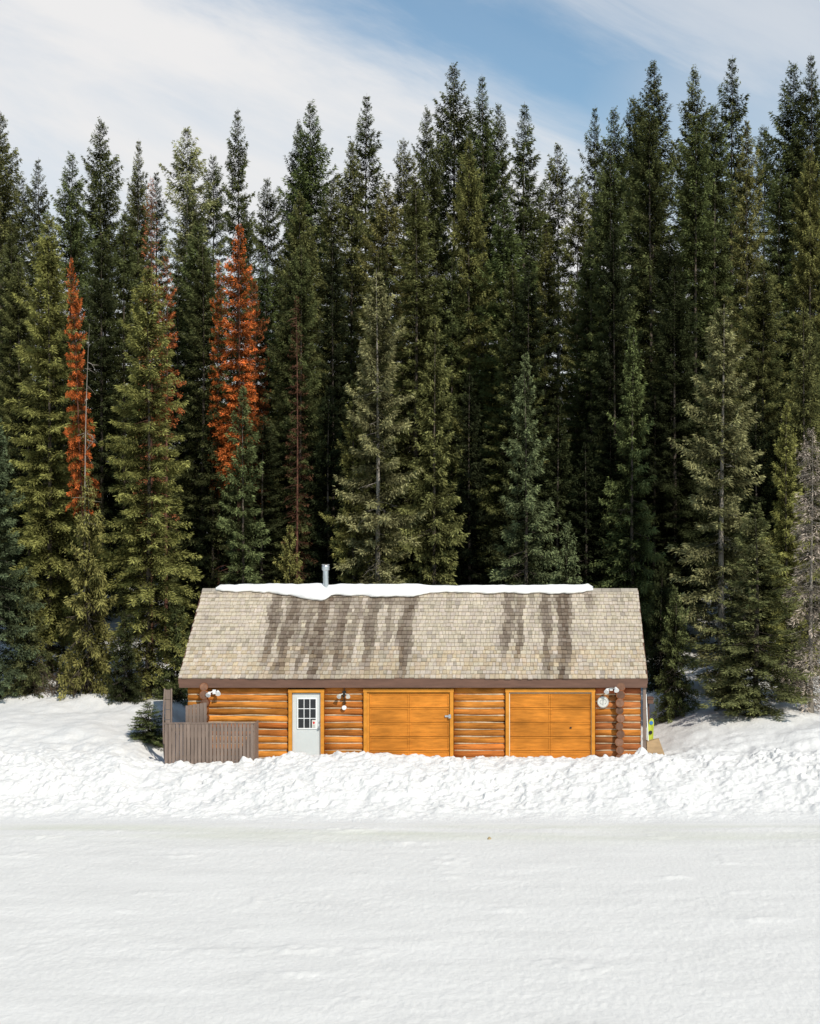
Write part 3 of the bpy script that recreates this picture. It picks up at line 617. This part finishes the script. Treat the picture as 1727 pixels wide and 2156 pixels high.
# ---------------------------------------------------------------- fence
def boards(b, p0, p1, z0, z1f, w=.085, gap=.012, th=.022):
    p0 = Vector(p0); p1 = Vector(p1); d = p1-p0; L = d.length; d.normalize(); nrm = Vector((-d.y,d.x,0))*th*.5
    n = max(1,int(L/(w+gap)))
    for i in range(n):
        a = p0+d*(i*(L/n)); c = a+d*(L/n-gap); zt = z1f((i+.5)/n)+rng.uniform(-.003,.003)
        b.hexa([(*(a-nrm).xy,z0),(*(c-nrm).xy,z0),(*(c+nrm).xy,z0),(*(a+nrm).xy,z0),(*(a-nrm).xy,zt),(*(c-nrm).xy,zt),(*(c+nrm).xy,zt),(*(a+nrm).xy,zt)])
YFc = 45.2; fx0, fx1 = XA(347,YFc), XA(535,YFc); zft = ZA(1524,YFc)
fe = empty('board_fence', ((fx0+fx1)/2,YFc,.5)); tag(fe, 'low brown fence of upright boards in front of the cabin\'s left end', 'fence')
b = MB(); boards(b,(fx0,YFc,0),(fx1,YFc,0),ZA(1608,YFc),lambda t: zft,gap=.02); b.build('board_panel', M['fence'], fe)
for z0_ in (.88, zft-.22):
    b = MB(); b.box(fx0,fx1,YFc+.015,YFc+.06,z0_,z0_+.09); b.build('rail', M['fence'], fe)
b = MB(); b.box(fx0-.01,fx1+.012,YFc-.03,YFc+.07,zft+.006,zft+.032); b.build('cap_rail', M['fence'], fe)
for xx in (fx0+.04, (fx0+fx1)/2, fx1-.05):
    b = MB(); b.box(xx-.045,xx+.045,YFc+.062,YFc+.15,.4,zft-.02); b.build('post', M['fence'], fe)
b = MB(); boards(b,(fx1-.01,YFc+.08,0),(fx1-.01,46.0,0),.45,lambda t: zft); b.build('return_panel', M['fence'], fe)
y2 = 45.78; gx0, gx1 = XA(391,y2), XA(436,y2)
f2 = empty('board_fence', ((gx0+gx1)/2,y2,.6)); tag(f2, 'short taller piece of brown board fence against the log wall', 'fence')
b = MB(); boards(b,(gx0,y2,0),(gx1,y2,0),.6,lambda t: ZA(1486-7*t,y2)); b.build('board_panel', M['fence'], f2)
b = MB(); b.box(gx0,gx1,y2+.013,y2+.05,ZA(1512,y2),ZA(1507,y2)); b.build('rail', M['fence'], f2)
f3 = empty('screen_panel', (XA(354,46),46.2,.6)); tag(f3, 'tall narrow brown screen with bowed frame at the fence\'s left end', 'screen')
for px_ in (347, 361):
    b = MB(); pts = [(XA(px_+(-3*math.sin(k/8*3.14) if px_ == 347 else 0),46), 46.0, ZA(1600-150*k/8,46)) for k in range(9)]
    b.tube(pts,.026,6); b.build('post', M['fence'], f3)
b = MB()
for k in range(7):
    zz = ZA(1600-148*(k+.5)/7,46); hh_ = .5*148/7*46/F-.006
    b.box(XA(348,46),XA(361,46),46.012,46.03,zz-hh_,zz+hh_)
b.build('slat_panel', M['fence'], f3)

# ---------------------------------------------------------------- things at the right end
yy = 46.3
b = MB(); bx0 = XA(1361,yy)
b.hexa([(bx0,yy-.25,.6),(XA(1401,yy),yy-.35,.75),(XA(1399,yy),yy-.32,.79),(bx0,yy+.2,.6),(bx0,yy-.22,ZA(1561,yy)),(XA(1386,yy),yy-.22,ZA(1552,yy)),(XA(1386,yy),yy-.19,ZA(1552,yy)),(bx0,yy+.23,ZA(1561,yy))])
tag(b.build('plywood_sheet', M['ply'], None, (bx0+.2,yy,.6)), 'tan sheet of board leaning against the cabin\'s right corner', 'board')
b = MB(); cx_ = XA(1371,yy); cz = ZA(1534,yy)
vs = []; n = 28
for yv in (yy+.05,yy+.08):
    for i in range(n):
        a = 2*math.pi*i/n; u = math.copysign(abs(math.cos(a))**.8, math.cos(a)); v = math.copysign(abs(math.sin(a))**.7, math.sin(a))
        vs.append((cx_+.085*u+.03*v, yv+.05*v, cz+(.29 if v > 0 else .8)*v))
b.add(vs,[tuple(range(n)),tuple(range(n,2*n))[::-1]]+[(i,n+i,n+(i+1)%n,(i+1)%n) for i in range(n)],mi=0)
for dz, mi in ((-.12,1),(.16,2)):
    ring(b,cx_+dz*.1,cz+dz,.055,.055,yy+.035+.172*max(dz,0)-.02*(dz<0),mi)
tag(b.build('snowboard', [M['yellow'],M['black'],M['blue']], None, (cx_,yy,cz-.8)), 'yellow green board with dark spot propped at the cabin\'s right corner', 'snowboard')
b = MB(); b.tube([(XA(1366,yy),yy-.1,.7),(XA(1361,yy),yy+.1,ZA(1462,yy))],.018,8); tag(b.build('white_pole', M['white'], None, (XA(1366,yy),yy-.1,.7)), 'thin white pole leaning upright at the cabin\'s right corner', 'pole')
b = MB(); b.box(XA(1363,46.8),XA(1375,46.8),46.6,47.0,ZA(1480,46.8),ZA(1470,46.8)); b.box(XA(1362,46.8),XA(1376,46.8),46.58,47.02,ZA(1470,46.8)-.002,ZA(1468,46.8)); b.box(XA(1364,46.8),XA(1367,46.8),46.7,46.75,ZA(1560,46.8),ZA(1480,46.8)+.002)
b.build('side_box', M['brown'], cab)
lx, ly, _ = P(1030,1767,38.3); b = MB()
b.tube([(lx,ly,-.01),(lx+.01,ly,.03),(lx,ly+.01,.06)],[.05,.045,.015],8); tag(b.build('lump', M['lump'], None, (lx,ly,0)), 'tiny tan lump lying alone on the flat snow before the bank', 'lump')

# ---------------------------------------------------------------- light and sky
EL, AZ = 41., 32.
S = Vector((math.sin(math.radians(AZ))*math.cos(math.radians(EL)), -math.cos(math.radians(AZ))*math.cos(math.radians(EL)), math.sin(math.radians(EL))))
sd = bpy.data.lights.new('sun','SUN'); sd.energy = 4.05; sd.angle = math.radians(.53); sd.color = (1,.95,.86)
so = bpy.data.objects.new('sun', sd); C.objects.link(so); so.rotation_euler = (-S).to_track_quat('-Z','Y').to_euler(); so.location = (30,-40,60)
w = bpy.data.worlds.new('World'); bpy.context.scene.world = w; w.use_nodes = True
nt = w.node_tree; N = nt.nodes; L = nt.links; bg = N['Background']; bg.inputs['Strength'].default_value = .07
sky = N.new('ShaderNodeTexSky'); sky.sky_type = 'NISHITA'; sky.sun_disc = False; sky.sun_elevation = math.radians(EL); sky.sun_rotation = math.radians(180-AZ)
sky.air_density = 1.; sky.dust_density = .6; sky.ozone_density = 1.2
tc = N.new('ShaderNodeTexCoord'); sp = N.new('ShaderNodeSeparateXYZ'); L.new(tc.outputs['Generated'], sp.inputs[0])
def ma(op, a, b=None, c=None, clamp=False):
    n = N.new('ShaderNodeMath'); n.operation = op; n.use_clamp = clamp
    for i, q in enumerate((a,b,c)):
        if q is None: continue
        if isinstance(q,(int,float)): n.inputs[i].default_value = q
        else: L.new(q, n.inputs[i])
    return n.outputs[0]
def mrange(v, a, b, c, d, smooth=True):
    n = N.new('ShaderNodeMapRange'); n.interpolation_type = 'SMOOTHSTEP' if smooth else 'LINEAR'
    for k, q in zip(('From Min','From Max','To Min','To Max'),(a,b,c,d)): n.inputs[k].default_value = q
    L.new(v, n.inputs['Value']); return n.outputs[0]
yv = ma('MAXIMUM', sp.outputs['Y'], .08); u = ma('DIVIDE', sp.outputs['X'], yv); v = ma('DIVIDE', sp.outputs['Z'], yv)
c_ = ma('ADD', ma('ADD', ma('MULTIPLY', u, -1353.), ma('MULTIPLY', v, -3003.)), 893.)
a_ = ma('ADD', ma('ADD', ma('MULTIPLY', u, 3003.), ma('MULTIPLY', v, -1353.)), 491.)
cb = N.new('ShaderNodeCombineXYZ'); L.new(ma('MULTIPLY', a_, 1/520.), cb.inputs[0]); L.new(ma('MULTIPLY', c_, 1/150.), cb.inputs[1])
n1 = N.new('ShaderNodeTexNoise'); n1.inputs['Scale'].default_value = 1.; n1.inputs['Detail'].default_value = 8; n1.inputs['Roughness'].default_value = .62; n1.inputs['Distortion'].default_value = .4; L.new(cb.outputs[0], n1.inputs['Vector'])
n2 = N.new('ShaderNodeTexNoise'); n2.inputs['Scale'].default_value = .6; n2.inputs['Detail'].default_value = 8; n2.inputs['Roughness'].default_value = .58; n2.inputs['Distortion'].default_value = .3
ad = N.new('ShaderNodeVectorMath'); ad.operation = 'ADD'; ad.inputs[1].default_value = (13.1,4.7,2.); L.new(cb.outputs[0], ad.inputs[0]); L.new(ad.outputs[0], n2.inputs['Vector'])
cc = ma('ADD', c_, ma('MULTIPLY', ma('SUBTRACT', n1.outputs['Fac'], .5), 280.))
up = mrange(c_, -260., -60., .3, 1.)
cl = mrange(ma('ABSOLUTE', cc), 10., 250., .08, 1.)
rt = mrange(a_, 150., 560., 0., .5)
cl = ma('MAXIMUM', ma('MULTIPLY', cl, ma('ADD', ma('MULTIPLY', up, .5), .5)), rt)
cl = ma('MULTIPLY', cl, mrange(n2.outputs['Fac'], .28, .62, .68, 1.))
cl = ma('MULTIPLY', cl, mrange(sp.outputs['Y'], .25, .75, .12, 1.))
tn = N.new('ShaderNodeVectorMath'); tn.operation = 'MULTIPLY'; tn.inputs[1].default_value = (1.36,1.68,1.7); L.new(sky.outputs[0], tn.inputs[0])
mx = N.new('ShaderNodeMix'); mx.data_type = 'RGBA'; L.new(cl, mx.inputs[0]); L.new(tn.outputs[0], mx.inputs[6]); mx.inputs[7].default_value = (12.2,12.1,12.1,1)
L.new(mx.outputs[2], bg.inputs['Color'])

cam = bpy.data.cameras.new('camera'); co = bpy.data.objects.new('camera', cam); C.objects.link(co)
co.location = (0,0,CAMZ); co.rotation_euler = (math.radians(90),0,0)
cam.sensor_fit = 'HORIZONTAL'; cam.sensor_width = 36; cam.lens = 36*F/1727; cam.shift_x = -(CX-863.5)/1727; cam.shift_y = 0
cam.clip_end = 3000; bpy.context.scene.camera = co
sc = bpy.context.scene; sc.view_settings.view_transform = 'Standard'; sc.view_settings.look = 'None'; sc.view_settings.exposure = 0
